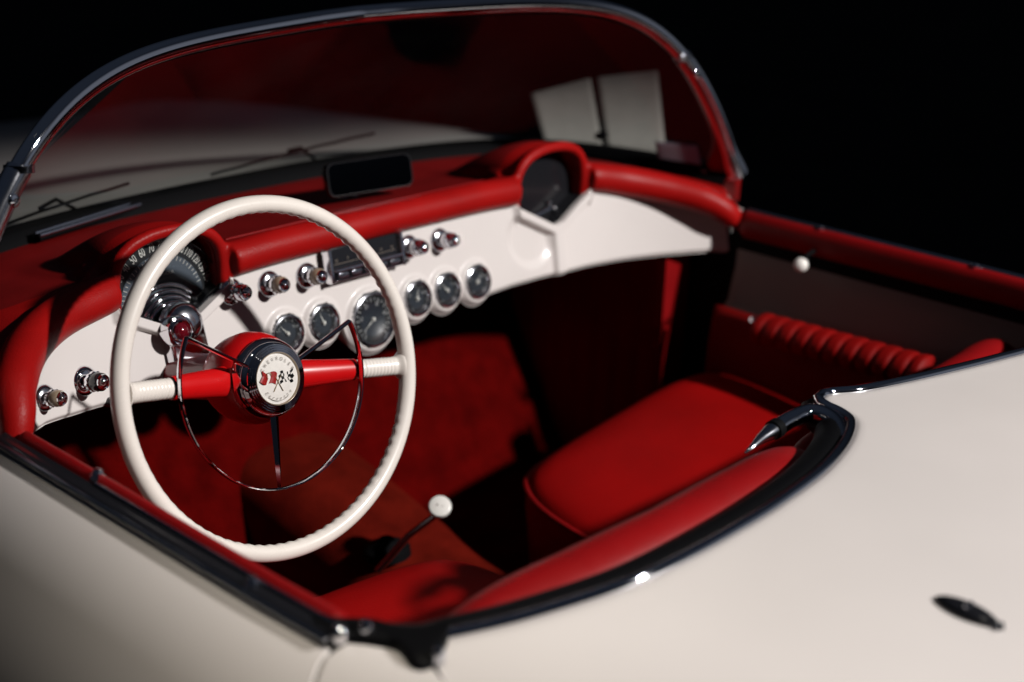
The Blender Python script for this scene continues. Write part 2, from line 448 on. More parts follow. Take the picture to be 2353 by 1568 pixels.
# shut line corner: black rubber block between quarter panel and deck lid
for s in (-1, 1):
    b = MB()
    po = [(728, 1456), (760, 1461), (800, 1467), (872, 1476), (913, 1488), (943, 1522), (970, 1531), (1003, 1518), (1018, 1492), (1030, 1466)]
    pi_ = [(716, 1400), (738, 1411), (765, 1420), (841, 1420), (892, 1430), (920, 1432), (945, 1433), (975, 1431), (1000, 1429), (1032, 1425)]
    fz = lambda p: p.z-zsec(abs(p.x))-.005
    o_ = spline([hit(u, v, fz) for u, v in po], 40); i_ = spline([hit(u, v, fz) for u, v in pi_], 40)
    rws = []
    for t, dz in ((0, -.016), (0, -.002), (.06, .002), (.3, .0045), (.55, .003), (.8, .0045), (.96, .001), (1, -.004), (1, -.03)):
        rws.append([(mir(a.lerp(c_, t)) if s > 0 else a.lerp(c_, t))+V((0, 0, dz)) for a, c_ in zip(o_, i_)])
    b.grid(rws); b.build('corner_seal', RUBBER, CAR, angle=60)
    for u, v, k in ((782, 1452, 1), (842, 1441, .9), (1008, 1502, .8)):
        p = hit(u, v, lambda q: q.z-zsec(abs(q.x))-.011); p = mir(p) if s > 0 else p
        b = MB(); b.lathe([(0, .006), (.004*k, .0055), (.0065*k, .003), (.007*k, 0), (.007*k, -.008)], p, (-.1 if s < 0 else .1, -.2, 1), 20)
        b.build('corner_stud', CHROME if k == 1 else CHROMED, CAR)

# --- windscreen
A_, B_, N_, M_, Y1, Y2, K_, Z0 = .72, .309, 6.0348, .9223, .1065, .2785, 1.25, .0532
def arch(t):
    c, s = math.cos(t), math.sin(t)
    x = -A_*math.copysign(abs(c)**(2/N_), c); z = Z0+B_*abs(s)**(2/M_)
    ax = math.sqrt(x*x+.0009)
    return V((x, Y1+(Y2-Y1)*(1-min(1, (ax/A_))**K_), z))
fine = [arch(pi*k/4000) for k in range(4001)]
ARC = resample(fine, 121)
bh = [(-.716, .112, .046), (-.708, .18, .047), (-.692, .27, .048), (-.655, .37, .050), (-.59, .455, .053), (-.48, .515, .057), (-.32, .548, .060), (-.15, .560, .062), (0, .563, .062)]
BASE = spline([V(p) for p in bh]+[mir(p) for p in bh[-2::-1]], 121)
b = MB(); rows = []
for k in range(25):
    t = k/24
    rows.append([BASE[i].lerp(ARC[i], t)+V((0, .02*math.sin(pi*t)*math.sin(pi*i/120), 0)) for i in range(121)])
b.grid(rows)
f = MB()
f.tube(ARC, .0105, 14, up=None, squash=1.15)
WS = f.build('windscreen_frame', CHROME, CAR, angle=70)
b.build('glass', GLASS, WS, angle=80)
b = MB()      # black glazing rubber inside the frame
b.tube([ARC[i].lerp(BASE[i], .035)+V((0, -.004, 0)) for i in range(3, 118)], .006, 8); b.build('glazing_rubber', BLACK, WS)
b = MB(); rows = []
for i in range(121):
    p = BASE[i]; t = BASE[min(i+1, 120)]-BASE[max(i-1, 0)]; t.z = 0; t.normalize(); nr = V((t.y, -t.x, 0))
    rows.append([p+nr*a+V((0, 0, c)) for a, c in [(-.012, -.02), (-.012, .010), (-.004, .017), (.004, .016), (.014, .008), (.026, -.001), (.030, -.020)]])
b.grid(rows); b.build('base_gasket', BLACK, WS, angle=60)
for s in (-1, 1):      # heavier casting at the foot of each post
    b = MB(); pts = []; rr = []
    idx = [i for i in range(0, 60) if ARC[i].z < .262]
    for i in idx:
        p = ARC[i]; pts.append(mir(p) if s > 0 else p); rr.append(.0135 if p.z > .1 else .0135+.006*sm(.1, .055, p.z))
    b.tube(pts, rr, 16, squash=1.1)
    e = pts[-1]; b.tube([e+V((0, 0, -.004)), e+V((-s*.001, .001, .004))], .0165, 16)
    post = b.build('post_casting', CHROMED, WS, angle=60)
    b = MB(); sp = at(11, 460, 'x', -.614) if s < 0 else mir(at(11, 460, 'x', -.614))
    nr = V((s*-.25, -.9, .1))
    b.lathe([(0, .0105), (.004, .0112), (.007, .0098), (.0085, .006), (.009, .001)], sp+nr*.006, nr, 20); b.build('screw', CHROME, post)
for s in (-1, 1):      # red trim inside the foot of each post
    b = MB(); d = (BASE[14]-BASE[0]).normalized(); rws = []
    for i in [k for k in range(60) if ARC[k].z < .24]:
        p = ARC[i]; wd = .012+.034*sm(.125, .05, p.z)
        q = [p+V((.004, -.012, 0)), p+d*.010+V((.010, -.012, 0)), p+d*wd+V((.010, -.006, 0)), p+d*(wd+.004)+V((.004, .002, 0))]
        rws.append([mir(a) for a in q] if s > 0 else q)
    p = [a+V((0, 0, -.045)) for a in rws[0]]; rws.insert(0, p)
    b.grid(rws); b.build('post_trim', RED, WS, solid=.004)
# wipers resting low on the outside of the glass
def glass_pt(i, t): return BASE[i].lerp(ARC[i], t)+V((0, .02*math.sin(pi*t)*math.sin(pi*i/120), 0))
for i0, i1, t0, t1 in ((30, 47, .05, .13), (57, 76, .07, .17)):
    b = MB(); off = V((0, .014, .004)); N = 14
    pts = [glass_pt(int(round(i0+(i1-i0)*k/N)), t0+(t1-t0)*k/N)+off for k in range(N+1)]
    b.tube(pts, .0024, 8); w = b.build('wiper_blade', BLACK, WS)
    b = MB(); m = pts[len(pts)//2]; q = BASE[(i0+i1)//2+6]+V((0, .04, 0)); b.tube([m+V((0, .004, .003)), m.lerp(q, .5)+V((0, .01, .015)), q], .003, 8); b.build('wiper_arm', BLACK, w)

# --- bonnet and front wings
b = MB(); rows = []
outer = []
for i in range(121):
    u = i/120
    if u < .32: w = u/.32; outer.append(V((-.80+.02*w, .11+1.25*w, 0)))
    elif u > .68: w = (1-u)/.32; outer.append(V((.80-.02*w, .11+1.25*w, 0)))
    else:
        a = (u-.32)/.36*pi; outer.append(V((-.78*math.cos(a), 1.36+.55*math.sin(a), 0)))
def front_z(x, y):
    ax = abs(x)
    z = .045-.012*(ax/.7)**2
    z += .020*math.exp(-((ax-.60)/.10)**2)*sm(.3, .8, y)
    z += .012*math.exp(-(x/.22)**2)*sm(.5, .9, y)
    z -= .09*max(0, y-1.2)**2
    z -= .078*max(0, y-.55)
    z -= .046*(1-sm(.10, .40, y))*sm(.64, .72, ax)
    if ax > .66: z -= .18*(1-math.sqrt(max(0, 1-min(1, (ax-.66)/.145)**2)))
    return z
for k in range(31):
    t = k/30; row = []
    for i in range(121):
        p = BASE[i].lerp(outer[i], t); base = BASE[i]
        z = front_z(p.x, p.y); z = (base.z-.012)*(1-sm(0, .15, t))+z*sm(0, .15, t)
        row.append(V((p.x, p.y+.012*(1-t), z)))
    rows.append(row)
for k in range(1, 13):
    a = pi/2*k/12; row = []
    for i in range(121):
        p = rows[30][i]; o = V((outer[i].x, outer[i].y-1.0, 0)); 
        d = V((1 if p.x > 0 else -1, 0, 0)) if (i < 38 or i > 82) else V((p.x, p.y-1.36, 0)).normalized()
        row.append(V((p.x, p.y, p.z))+d*(.03*math.sin(a))+V((0, 0, -.55*(1-math.cos(a)))))
    rows.append(row)
b.grid(rows); HOOD = b.build('bonnet_and_wings', PAINT, CAR, angle=60)
for s in (-1, 1):
    b = MB(); rows = []      # painted cowl piece between post foot and door
    for k in range(12):
        t = k/11; y = .16-.095*t
        z0 = .053-.054*sm(0, .85, t)
        row = [V((-.688, y, z0-.02)), V((-.692, y, z0)), V((-.700, y, z0+.001)), V((-.714, y, z0-.006))]+[q+V((0, 0, (max(0, z0)*(1-sm(.705, .745, abs(q.x)))-.006*(1-t)))) for q in skirt(-1, y) if q.x < -.718]
        rows.append([mir(p) for p in row] if s > 0 else row)
    b.grid(rows)
    b.build('cowl_corner', PAINT, CAR, angle=60)

# --- dashboard
def plan(ax): return .215-.078*max(0, (ax-.40)/.22)**2
TILT = .20
def face_y(x, z): return plan(abs(x))+TILT*(z-.06)
def on_face(u, v, lift=0.0):
    return hit(u, v, lambda p: p.y-(face_y(p.x, p.z)-lift) if abs(p.x) < .78 else -1, .9, 3.2)
def face_n(x, z=0):
    e = 1e-3; dydx = (plan(abs(x+e))-plan(abs(x-e)))/(2*e)
    return V((dydx, -1, TILT)).normalized()
XP = .36
GAUGES = [(656, 766, .0245), (739, 741, .0245), (853, 734, .0380), (954, 686, .0245), (1022, 667, .0245), (1092, 648, .0245)]
GC = [(on_face(u, v), r) for u, v, r in GAUGES]
bot_pts = [on_face(u, v) for u, v in [(110, 978), (180, 955), (255, 932), (340, 900), (430, 865)]]
bot_r = [on_face(u, v) for u, v in [(1125, 680), (1180, 660), (1250, 640), (1325, 622), (1400, 606), (1480, 594), (1560, 586), (1640, 580)]]
BOTL = sorted([(p.x, p.z) for p in bot_pts]); BOTR = sorted([(p.x, p.z) for p in bot_r])
BOT = BOTL+[(-.30, -.062), (-.20, -.055), (0, -.055), (.12, -.058)]+BOTR
BOT.append((.76, BOTR[-1][1]-.012)); BOT = [(-.66, BOTL[0][1]+.004)]+BOT
BOT.sort()
def bottom(x):
    z = interp(x, BOT)
    for c, r in GC:
        R_ = r+.0135; d = abs(x-c.x)
        if d < R_: z = min(z, c.z-math.sqrt(R_*R_-d*d))
    return z
def top(x):
    t = .076-.030*sm(.43, .60, abs(x))-.040*sm(.585, .655, abs(x))
    d = abs(abs(x)-XP)
    if d < .088:
        vz = .004+.52*d if d > .012 else .004+.52*.012-(.012-d)*.25
        w = sm(.088, .083, d); t = t*(1-w)+min(t, vz)*w
    return t
def relief(x, z):
    """how far the panel stands forward of its base surface"""
    h = 0.0
    for sgn in (-1, 1):
        lx = x-sgn*XP; d = abs(lx)
        vline = .004+.52*d
        rib = 1-sm(.006, .013, abs(z-(vline-.006)))            # arms of the Y
        rib *= 1-sm(.085, .095, d)
        wst = .013+.10*max(0, -z)*0.6
        stem = (1-sm(wst*.55, wst, d))*(1-sm(.0, .012, z-.0))
        h = max(h, .009*max(rib, stem))
        ax = lx*(1 if sgn > 0 else -1)                            # shallow D-shaped scoop inboard of the stem
        rr = ((ax+.060)/.052)**2+((z+.004+.10*(ax+.06))/.047)**2
        sd = (1-sm(.50, 1.10, rr))*sm(-.006, -.016, ax+.004)
        h -= .006*sd*(1-max(rib, stem))
        if sgn < 0:
            rr = ((lx+.050)/.036)**2+((z+.030+.2*(lx+.05))/.046)**2
            h -= .008*(1-sm(.6, 1.1, rr))*(1-max(rib, stem))
    for c, r in GC:
        q = math.hypot(x-c.x, z-c.z)
        if q < r+.011: h = max(h, .006*(1-sm(r+.004, r+.011, q)))
        if q < r+.001: h = -.012
    return h
b = MB(); nx, nz = 640, 64
rows = []
for i in range(nx+1):
    x = -.652+1.336*i/nx
    zb, zt = bottom(x), top(x); row = []
    if zt-zb < .004: zt = zb+.004
    n0 = face_n(x)
    zr = zb
    row.append(V((x, face_y(x, zb)+.030, zb+.006))); row.append(V((x, face_y(x, zb)+.006, zb-.001)))
    for j in range(nz+1):
        t = j/nz; z = zb+(zt-zb)*t
        e = .006*(1-sm(0, .006, z-zb))
        p = V((x, face_y(x, z), z))+n0*(relief(x, z)-e); row.append(p)
    row.append(V((x, face_y(x, zt)+(.03 if abs(abs(x)-XP) > .089 else .002), zt+.001)))
    rows.append(row)
b.grid(rows)
PANEL = b.build('dash_panel', DASHW, CAR, angle=60)

# padded top: rolled front edge, two hooded binnacles, sloping top; fused into one moulding
def solid_grid(mb, rows, d):
    d = V(d); R2 = [[p+d for p in r] for r in rows]
    m, n_ = len(rows), len(rows[0])
    vs = [p for r in rows for p in r]+[p for r in R2 for p in r]; o = m*n_; fs = []
    for a in range(m-1):
        for c in range(n_-1):
            q = a*n_+c; fs.append((q, q+1, q+n_+1, q+n_)); fs.append((o+q, o+q+n_, o+q+n_+1, o+q+1))
    for c in range(n_-1):
        fs.append((c, o+c, o+c+1, c+1)); q = (m-1)*n_+c; fs.append((q, q+1, o+q+1, o+q))
    for a in range(m-1):
        q = a*n_; fs.append((q, q+n_, o+q+n_, o+q)); q = a*n_+n_-1; fs.append((q, o+q, o+q+n_, q+n_))
    mb.add(vs, fs)
endR = [(.664, .062, -.012, .0170), (.645, .074, .008, .0210), (.620, .102, .026, .0240), (.576, .150, .042, .0255), (.520, .192, .056, .0260), (.462, .212, .068, .0250), (.447, .216, .070, .024)]
endL = [(-.667, .062, -.009, .0170), (-.657, .074, .016, .0210), (-.640, .102, .040, .0240), (-.596, .150, .056, .0250), (-.535, .192, .064, .0255), (-.465, .212, .070, .0250), (-.447, .216, .0705, .024)]
mid = [(-.272, .216, .0760, .0225), (-.20, .217, .0790, .0235), (-.10, .218, .0795, .024), (0, .218, .080, .024), (.10, .218, .0795, .024), (.20, .217, .0790, .0235), (.272, .216, .0760, .0225)]
def roll(mb, ctl):
    P = spline([V((x, y, z)) for x, y, z, r in ctl], 60)
    rr = [interp(abs(p.x), sorted((abs(x), r) for x, y, z, r in ctl)) if abs(ctl[0][0]) > .5 else .0235 for p in P]
    mb.tube(P, rr, 20)
b = MB()
roll(b, endL); roll(b, endR); roll(b, mid)
arc_l = [(.0805, .032), (.0815, .058), (.0805, .083), (.0740, .104), (.056, .1205), (.029, .1295), (0, .132)]
def arch_path(cx, y, grow=0.0, n_=40):
    L = [V((cx-d*(1+grow), y, z)) for d, z in arc_l]+[V((cx+d*(1+grow), y, z)) for d, z in arc_l[-2::-1]]
    return spline(L, n_)
def plain(x):
    ax = abs(x); return .098-.026*sm(.40, .56, ax)-.050*sm(.55, .66, ax)+(.010*sm(-.50, -.62, x))
BB = resample(BASE, 241); Bx = [(q.x, q) for q in BB]
def base_at_x(x):
    for (a, qa), (c, qc) in zip(Bx, Bx[1:]):
        if a <= x <= c: return qa.lerp(qc, (x-a)/max(1e-9, c-a))
    return Bx[0][1] if x < 0 else Bx[-1][1]
def front_y(x):
    ax = abs(x); y = interp(ax, [(.46, .214), (.52, .192), (.576, .150), (.62, .102), (.654, .062)])
    return y+.050*(1-sm(.078, .094, abs(ax-XP)))
xsamp = [-.652+1.304*k/260 for k in range(261)]
def top_z(x, t):
    q = base_at_x(max(-.712, min(.712, x*1.10))); ph = plain(x); z = ph+(q.z-.006-ph)*t
    if abs(x) < .52: z -= .010*sm(.10, .17, t)*(1-sm(.55, 1, t))*(1-sm(.44, .52, abs(x)))
    return z
rows = []
for k in range(33):
    t = k/32; row = []
    for x in xsamp:
        q = base_at_x(max(-.712, min(.712, x*1.10))); y0 = front_y(x)
        row.append(V((x+(q.x-x)*t, y0+(q.y-.016-y0)*t, top_z(x, t))))
    rows.append(row)
solid_grid(b, rows, (0, 0, -.016))
for cx in (-XP, XP):
    b.tube(arch_path(cx, .2185), .0088, 14)
    hr = []
    for k in range(15):      # the hood runs back and sinks into the top
        t = k/14; y = .2185+.235*t; row = []
        for p in arch_path(cx, y, -.0):
            zf = top_z(cx, min(1, (y-.22)/.31))-.010; f = 1-sm(.15, 1, t)**1.0
            z = p.z if p.z < zf else zf+(p.z-zf)*f
            row.append(V((cx+(p.x-cx)*(1-.25*t*t), y, z+.0010)))
        hr.append(row)
    k0 = len(b.v)
    inner = [[V((cx+(p.x-cx)*.93, p.y, p.z-.0075)) for p in r] for r in hr]
    m, n_ = len(hr), len(hr[0]); vs = [p for r in hr for p in r]+[p for r in inner for p in r]; o = m*n_; fs = []
    for a in range(m-1):
        for c in range(n_-1):
            q = a*n_+c; fs.append((q, q+1, q+n_+1, q+n_)); fs.append((o+q, o+q+n_, o+q+n_+1, o+q+1))
    for c in range(n_-1):
        fs.append((c, o+c, o+c+1, c+1)); q = (m-1)*n_+c; fs.append((q, q+1, o+q+1, o+q))
    for a in range(m-1):
        q = a*n_; fs.append((q, q+n_, o+q+n_, o+q)); q = a*n_+n_-1; fs.append((q, o+q, o+q+n_, q+n_))
    b.add(vs, fs)
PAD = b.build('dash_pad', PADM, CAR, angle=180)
md = PAD.modifiers.new('fuse', 'REMESH'); md.mode = 'VOXEL'; md.voxel_size = .0032; md.use_smooth_shade = True
md = PAD.modifiers.new('soften', 'SMOOTH'); md.factor = .5; md.iterations = 14
b = MB()
pts = [V((x, front_y(x)+.043-.0*abs(x), 0)) for x in [-.245+.49*k/60 for k in range(61)]]
pts = [V((p.x, p.y, top_z(p.x, (p.y-front_y(p.x))/(base_at_x(p.x*1.1).y-.016-front_y(p.x)))+.0012)) for p in pts]
b.tube(pts, .0017, 8); b.build('seam_piping', RED, PAD)
for cx in (-XP, XP):
    b = MB()      # lining of each hood in front of its dial
    hp = arch_path(cx, .222, -.09, 48); hp = [V((p.x, p.y, p.z-.006)) for p in hp]
    b.grid([[V((cx+(p.x-cx)*(1+.06*t), p.y+.034*t, p.z+.003*t)) for p in hp] for t in (0, .35, .7, 1)])
    b.build('hood_lining', RED, PAD, solid=.002)
b = MB()      # demister slot
s0, s1 = at(92, 548, 'z', .066), at(322, 476, 'z', .066)
for k, (dy, dz) in enumerate(((0, .004), (.013, .004))):
    b.tube([s0+V((0, dy, dz)), s1+V((0, dy, dz))], .0028, 8)
b.tube([s0+V((0, .0065, -.001)), s1+V((0, .0065, -.001))], .006, 8, mi=1)
b.build('demister_slot', [CHROMED, BLACK], PAD)

# rear view mirror on its short stalk
mc = (at(748, 385, 'y', .33)+at(935, 355, 'y', .33)+at(760, 455, 'y', .33)+at(940, 415, 'y', .33))/4
mx = (at(940, 385, 'y', .33)-at(754, 420, 'y', .33)); mw = mx.length/2*.90; mx = V((.975, -.22, .02)).normalized(); mn = V((-.22, -.95, .22)).normalized(); my = mx.cross(mn).normalized()*-1
if my.z < 0: my = -my
def rrect(w, h, r, n=7):
    out = []
    for cx, cy, a0 in ((w-r, h-r, 0), (-w+r, h-r, pi/2), (-w+r, -h+r, pi), (w-r, -h+r, 3*pi/2)):
        for k in range(n): a = a0+pi/2*k/(n-1); out.append((cx+r*math.cos(a), cy+r*math.sin(a)))
    return out
b = MB(); mh = .0255; rr_ = []
for sc_, d in ((.90, -.020), (.97, -.014), (1, -.004), (1, .003), (.985, .0055), (.955, .0055)):
    rr_.append([mc+mx*(x*sc_)+my*(y-(1-sc_)*y*1.6)+mn*d for x, y in rrect(mw, mh, .012)])
b.grid(rr_, wrap=True); k0 = len(b.v); b.f.append(tuple(range(28))); b.mi.append(0)
MIR = b.build('rear_view_mirror', BLKGL, CAR, angle=50)
b = MB(); b.add([mc+mx*(x*.95)+my*(y*.90)+mn*.0046 for x, y in rrect(mw, mh, .012)], [tuple(range(28))]); b.build('mirror_glass', mat('mirror silver', (.55, .57, .62), .02, metal=1), MIR)
b = MB(); ft = V((mc.x, mc.y+.045, .070)); b.tube([mc-mn*.015, mc+V((0, .03, -.005)), ft+V((0, 0, .012)), ft], [.005, .005, .006, .012], 12); b.build('mirror_stalk', CHROMED, MIR)

# gauges
for gi, (c, r) in enumerate(GC):
    nrm = face_n(c.x); o = c+nrm*.0065
    xx = V((1, 0, 0)); xx = (xx-nrm*xx.dot(nrm)).normalized(); yy = nrm.cross(xx)*1.0
    name = 'tachometer' if r > .03 else 'gauge'
    b = MB(); b.lathe([(r+.0012, -.001), (r+.0012, .0025), (r-.0008, .0034), (r-.0030, .0018), (r-.0042, -.004)], o, nrm, 48)
    G = b.build(name, CHROMED, CAR, angle=50)
    b = MB(); b.lathe([(0, -.003), (r*.62, -.003), (r*.64, -.0024), (r-.0040, -.0024)], o, nrm, 40, mis=[0, 1, 1]); b.build('dial', [GDIAL, DIALB], G)
    b = MB(); ticks = 21 if r > .03 else 9
    for k in range(ticks):
        a = pi*(1.28-1.56*k/(ticks-1)); d = xx*math.cos(a)+yy*math.sin(a); e = nrm.cross(d)
        L = .10 if k % 2 else .16
        b.box(o+d*(r*(.83-L/2))+nrm*-.0020, d*(r*L/2), e*(.0005 if r < .03 else .0006), nrm*.0002)
    if r > .03:
        for k in range(6):
            a = pi*(1.22-1.44*k/5); d = xx*math.cos(a)+yy*math.sin(a)
            text_into(b, str(k*10), .0085, frame_mtx(o+d*(r*.60)+nrm*-.0018, xx, yy), .8)
    else:
        w = [('H', 'C'), ('+', '-'), ('', ''), ('60', '0'), ('F', 'E'), ('12', '6')][gi]
        for t_, sx_ in zip(w[::-1], (-1, 1)):
            text_into(b, t_, .0065, frame_mtx(o+xx*(sx_*r*.5)+yy*(r*.28)+nrm*-.0020, xx, yy), .8)
    b.build('dial_markings', GNUM, G, smooth=False)
    b = MB(); a = (2.3, 1.9, 3.75, 1.3, 2.2, .9)[gi]; d = xx*math.cos(a)+yy*math.sin(a); e = nrm.cross(d)
    b.add([o-d*.004+e*.0011-nrm*.0012, o-d*.004-e*.0011-nrm*.0012, o+d*(r*.72)-nrm*.0012], [(0, 1, 2)])
    b.lathe([(0, .0012), (.0022, .0008), (.003, -.0025)], o, nrm, 16); b.build('needle', NUM, G)
    b = MB(); b.lathe([(0.0, .0085), (r*.3, .0078), (r*.55, .0062), (r*.8, .0036), (r-.0030, .0006)], o, nrm, 40); b.build('lens', LENS, G)

# speedometer in the driver's hood, plain speaker plate in the other one
DY = .238
def dial_pt(cx, dx, dz, y=DY): return V((cx+dx, y+.10*(dz-.03), dz))
SPD = None
for cx, full in ((-XP, True), (XP, False)):
    cz = .033; R_ = .0865
    out = [dial_pt(cx, R_*math.cos(a), cz+R_*math.sin(a)) for a in [k*pi/48 for k in range(49)]]
    vee = [dial_pt(cx, -.075, .030), dial_pt(cx, -.016, .004), dial_pt(cx, 0, -.006), dial_pt(cx, .016, .004), dial_pt(cx, .075, .030)]
    b = MB(); b.add(out+vee, [tuple(range(len(out)+len(vee)))])
    sv = [(-.090, .050), (-.045, .0265), (-.014, .0095), (0, .0050), (.014, .0095), (.045, .0265), (.090, .050)]
    b.grid([[V((cx+dx, face_y(cx+dx, dz)+.0015, dz+.0004)) for dx, dz in sv], [dial_pt(cx, dx*.93, dz-.002, DY+.004) for dx, dz in sv]])
    root = b.build('speedometer' if full else 'speaker_plate', DIALB if full else BLKGL, CAR, smooth=False)
    if not full:
        b = MB()
        for k, (dx, dz) in enumerate(((-.030, .020), (-.018, .010), (.018, .034), (.030, .024))):
            p = dial_pt(cx, dx, dz, DY-.004); b.lathe([(0, .004), (.003, .0034), (.0042, .001), (.0042, -.002)], p, (0, -1, .1), 14)
        b.tube([dial_pt(cx, -.020, .018, DY-.004), dial_pt(cx, .022, .026, DY-.004)], .003, 8)
        b.build('trim_stud', CHROME, root)
        continue
    SPD = root
    b = MB(); fan = [dial_pt(cx, .062*math.cos(a), cz+.062*math.sin(a), DY-.0015) for a in [-.05+k*(pi+.1)/40 for k in range(41)]]
    b.add(fan+[dial_pt(cx, 0, .0, DY-.0015)], [tuple(range(42))]); b.build('dial', DIAL, root, smooth=False)
    b = MB()
    for v in range(10, 150, 10):
        a = pi/2-(v-76)*math.radians(1.15); p = dial_pt(cx, .0725*math.cos(a), cz+.0725*math.sin(a), DY-.002)
        rx = V((math.sin(a), 0, -math.cos(a))); ry = V((math.cos(a), .1*math.sin(a), math.sin(a)))
        text_into(b, str(v), .0170, frame_mtx(p, rx, ry), .52)
    for v in range(0, 141, 5):
        a = pi/2-(v-76)*math.radians(1.15); d = V((math.cos(a), 0, math.sin(a))); L = .0018 if v % 10 else .003
        b.box(dial_pt(cx, .0585*d.x, cz+.0585*d.z, DY-.0022), d*L, V((-d.z, 0, d.x))*.0004, V((0, .0002, 0)))
    text_into(b, 'MILES PER HOUR', .0062, frame_mtx(dial_pt(cx, 0, cz+.036, DY-.002), (1, 0, 0), (0, .1, 1)), .9)
    b.build('numerals', NUM, root, smooth=False)
    b = MB(); a = pi/2+76*math.radians(1.15)-.02; d = V((math.cos(a), 0, math.sin(a)))
    b.tube([dial_pt(cx, .03*d.x, cz+.03*d.z, DY-.004), dial_pt(cx, .064*d.x, cz+.064*d.z, DY-.004)], .0009, 6); b.build('needle', NUM, root)
    b = MB()
    for k, r in enumerate((.0545, .0475, .0405, .034)):
        b.tube([dial_pt(cx, r*math.cos(a), .001+r*math.sin(a), DY-.004-.004*k) for a in [.30+j*(pi-.60)/30 for j in range(31)]], .0034, 10)
    b.build('ridge_ring', CHROME, root)
    b = MB()
    for s in (-1, 1):
        p0, p1 = dial_pt(cx, s*.036, .022, .214), dial_pt(cx, s*.084, .050, .214)
        b.tube([p0, p1], .0036, 10); b.lathe([(0, .005), (.003, .0045), (.0048, .001), (.0048, -.004)], p0, (0, -1, .1), 14); b.lathe([(0, .004), (.003, .0035), (.0036, .001)], p1, (0, -1, .2), 12)
    b.tube([dial_pt(cx, .0835*math.cos(a), cz+.0835*math.sin(a), DY-.010) for a in [k*pi/40 for k in range(41)]], .0012, 6)
    b.build('bezel_trim', BLKGL, root)
    b = MB()      # curved glass
    rows = []
    for j in range(9):
        t = j/8; rows.append([dial_pt(cx, R_*(.35+.62*t)*math.cos(a), cz-.02*(1-t)+R_*(.35+.62*t)*math.sin(a), DY-.012-.006*math.sin(pi*t)) for a in [k*pi/30 for k in range(31)]])
    b.grid(rows); b.build('lens', LENS, root)
# chrome bracket with the red jewel below the speedometer
b = MB(); c0 = V((-XP, .205, .012)); nrm = V((0, -.97, .24)).normalized()
prof = [(-.0265, .012), (-.0225, .024), (-.012, .034), (0, .038), (.012, .034), (.0225, .024), (.0265, .012), (.031, -.052), (.029, -.075), (-.022, -.075), (-.024, -.052)]
fr = [V((-XP+x+.002, face_y(-XP, z)-.016-.004*(1 if abs(x) < .02 else 0), z)) for x, z in prof]
bk = [V((-XP+x*1.12+.002, face_y(-XP, z)+.004, z)) for x, z in prof]
m = len(prof)
b.add(fr+bk, [tuple(range(m))]+[(i, (i+1) % m, (i+1) % m+m, i+m) for i in range(m)])
BR = b.build('column_bracket', CHROME, CAR, bevel=.004, angle=35)
b = MB()
b.lathe([(.0275, -.010), (.0272, -.002), (.0255, .005), (.0215, .0105), (.0150, .0140), (.008, .0155), (0, .016)], V((-XP+.002, .197, .016)), (0, -.93, .36), 36)
b.build('bracket_dome', CHROMED, BR)
jc = at(414, 761, 'y', .181)
b = MB(); b.lathe([(.0205, -.020), (.0205, .000), (.0190, .003), (.0172, .0035), (.0160, .002), (.0150, .0045), (.0132, .0055), (.0112, .005), (.0106, .003)], jc, nrm, 40); b.build('jewel_bezel', CHROME, BR)
b = MB(); b.lathe([(0, .0095), (.004, .009), (.0075, .0070), (.0106, .003)], jc, nrm, 32); b.build('jewel', JEWEL, BR)

# radio
tl, tr_, bl, br_ = at(738, 577, 'y', .209), at(908, 532, 'y', .209), at(760, 652, 'y', .196), at(917, 607, 'y', .196)
rx = ((tr_-tl)+(br_-bl))/4; rz = ((tl-bl)+(tr_-br_))/4; rx.z = 0; rx.y = 0; rz.x = 0; rc = (tl+tr_+bl+br_)/4
rn = V((0, -1, .2)).normalized(); rz = V((0, .2, 1)).normalized()*rz.length; rx = V((1, 0, 0))*rx.length
b = MB()
b.box(rc-rn*.004, rx*.97, rz*1.0, rn*.010, 1)
for sx_ in (-1, 1): b.box(rc+rx*sx_+rn*.004, V((.0028, 0, 0)), rz*1.03, rn*.009, 0)
RAD = b.build('radio', [CHROME, BLKGL], CAR, bevel=.0012, angle=35)
b = MB()
b.box(rc+rz*-.30+rn*.010, rx*.95, rz*.085, rn*.006)
b.box(rc+rz*-.92+rn*.008, rx*.95, rz*.06, rn*.005)
b.build('trim_bar', CHROME, RAD, bevel=.001)
b = MB()
for k in range(5): b.box(rc+rx*(-.72+.36*k)+rz*-.62+rn*.009, rx*.135, rz*.17, rn*.006)
b.build('push_button', CHROMED, RAD, bevel=.0016)
b = MB()
for k in range(6): text_into(b, ['55', '7', '9', '11', '13', '16'][k], .006, frame_mtx(rc+rx*(-.78+.31*k)+rz*.22+rn*.0065, (1, 0, 0), rz), .9)
b.box(rc+rz*.02+rn*.0062, rx*.86, rz*.012, rn*.0002)
b.build('dial_scale', GREY, RAD, smooth=False)

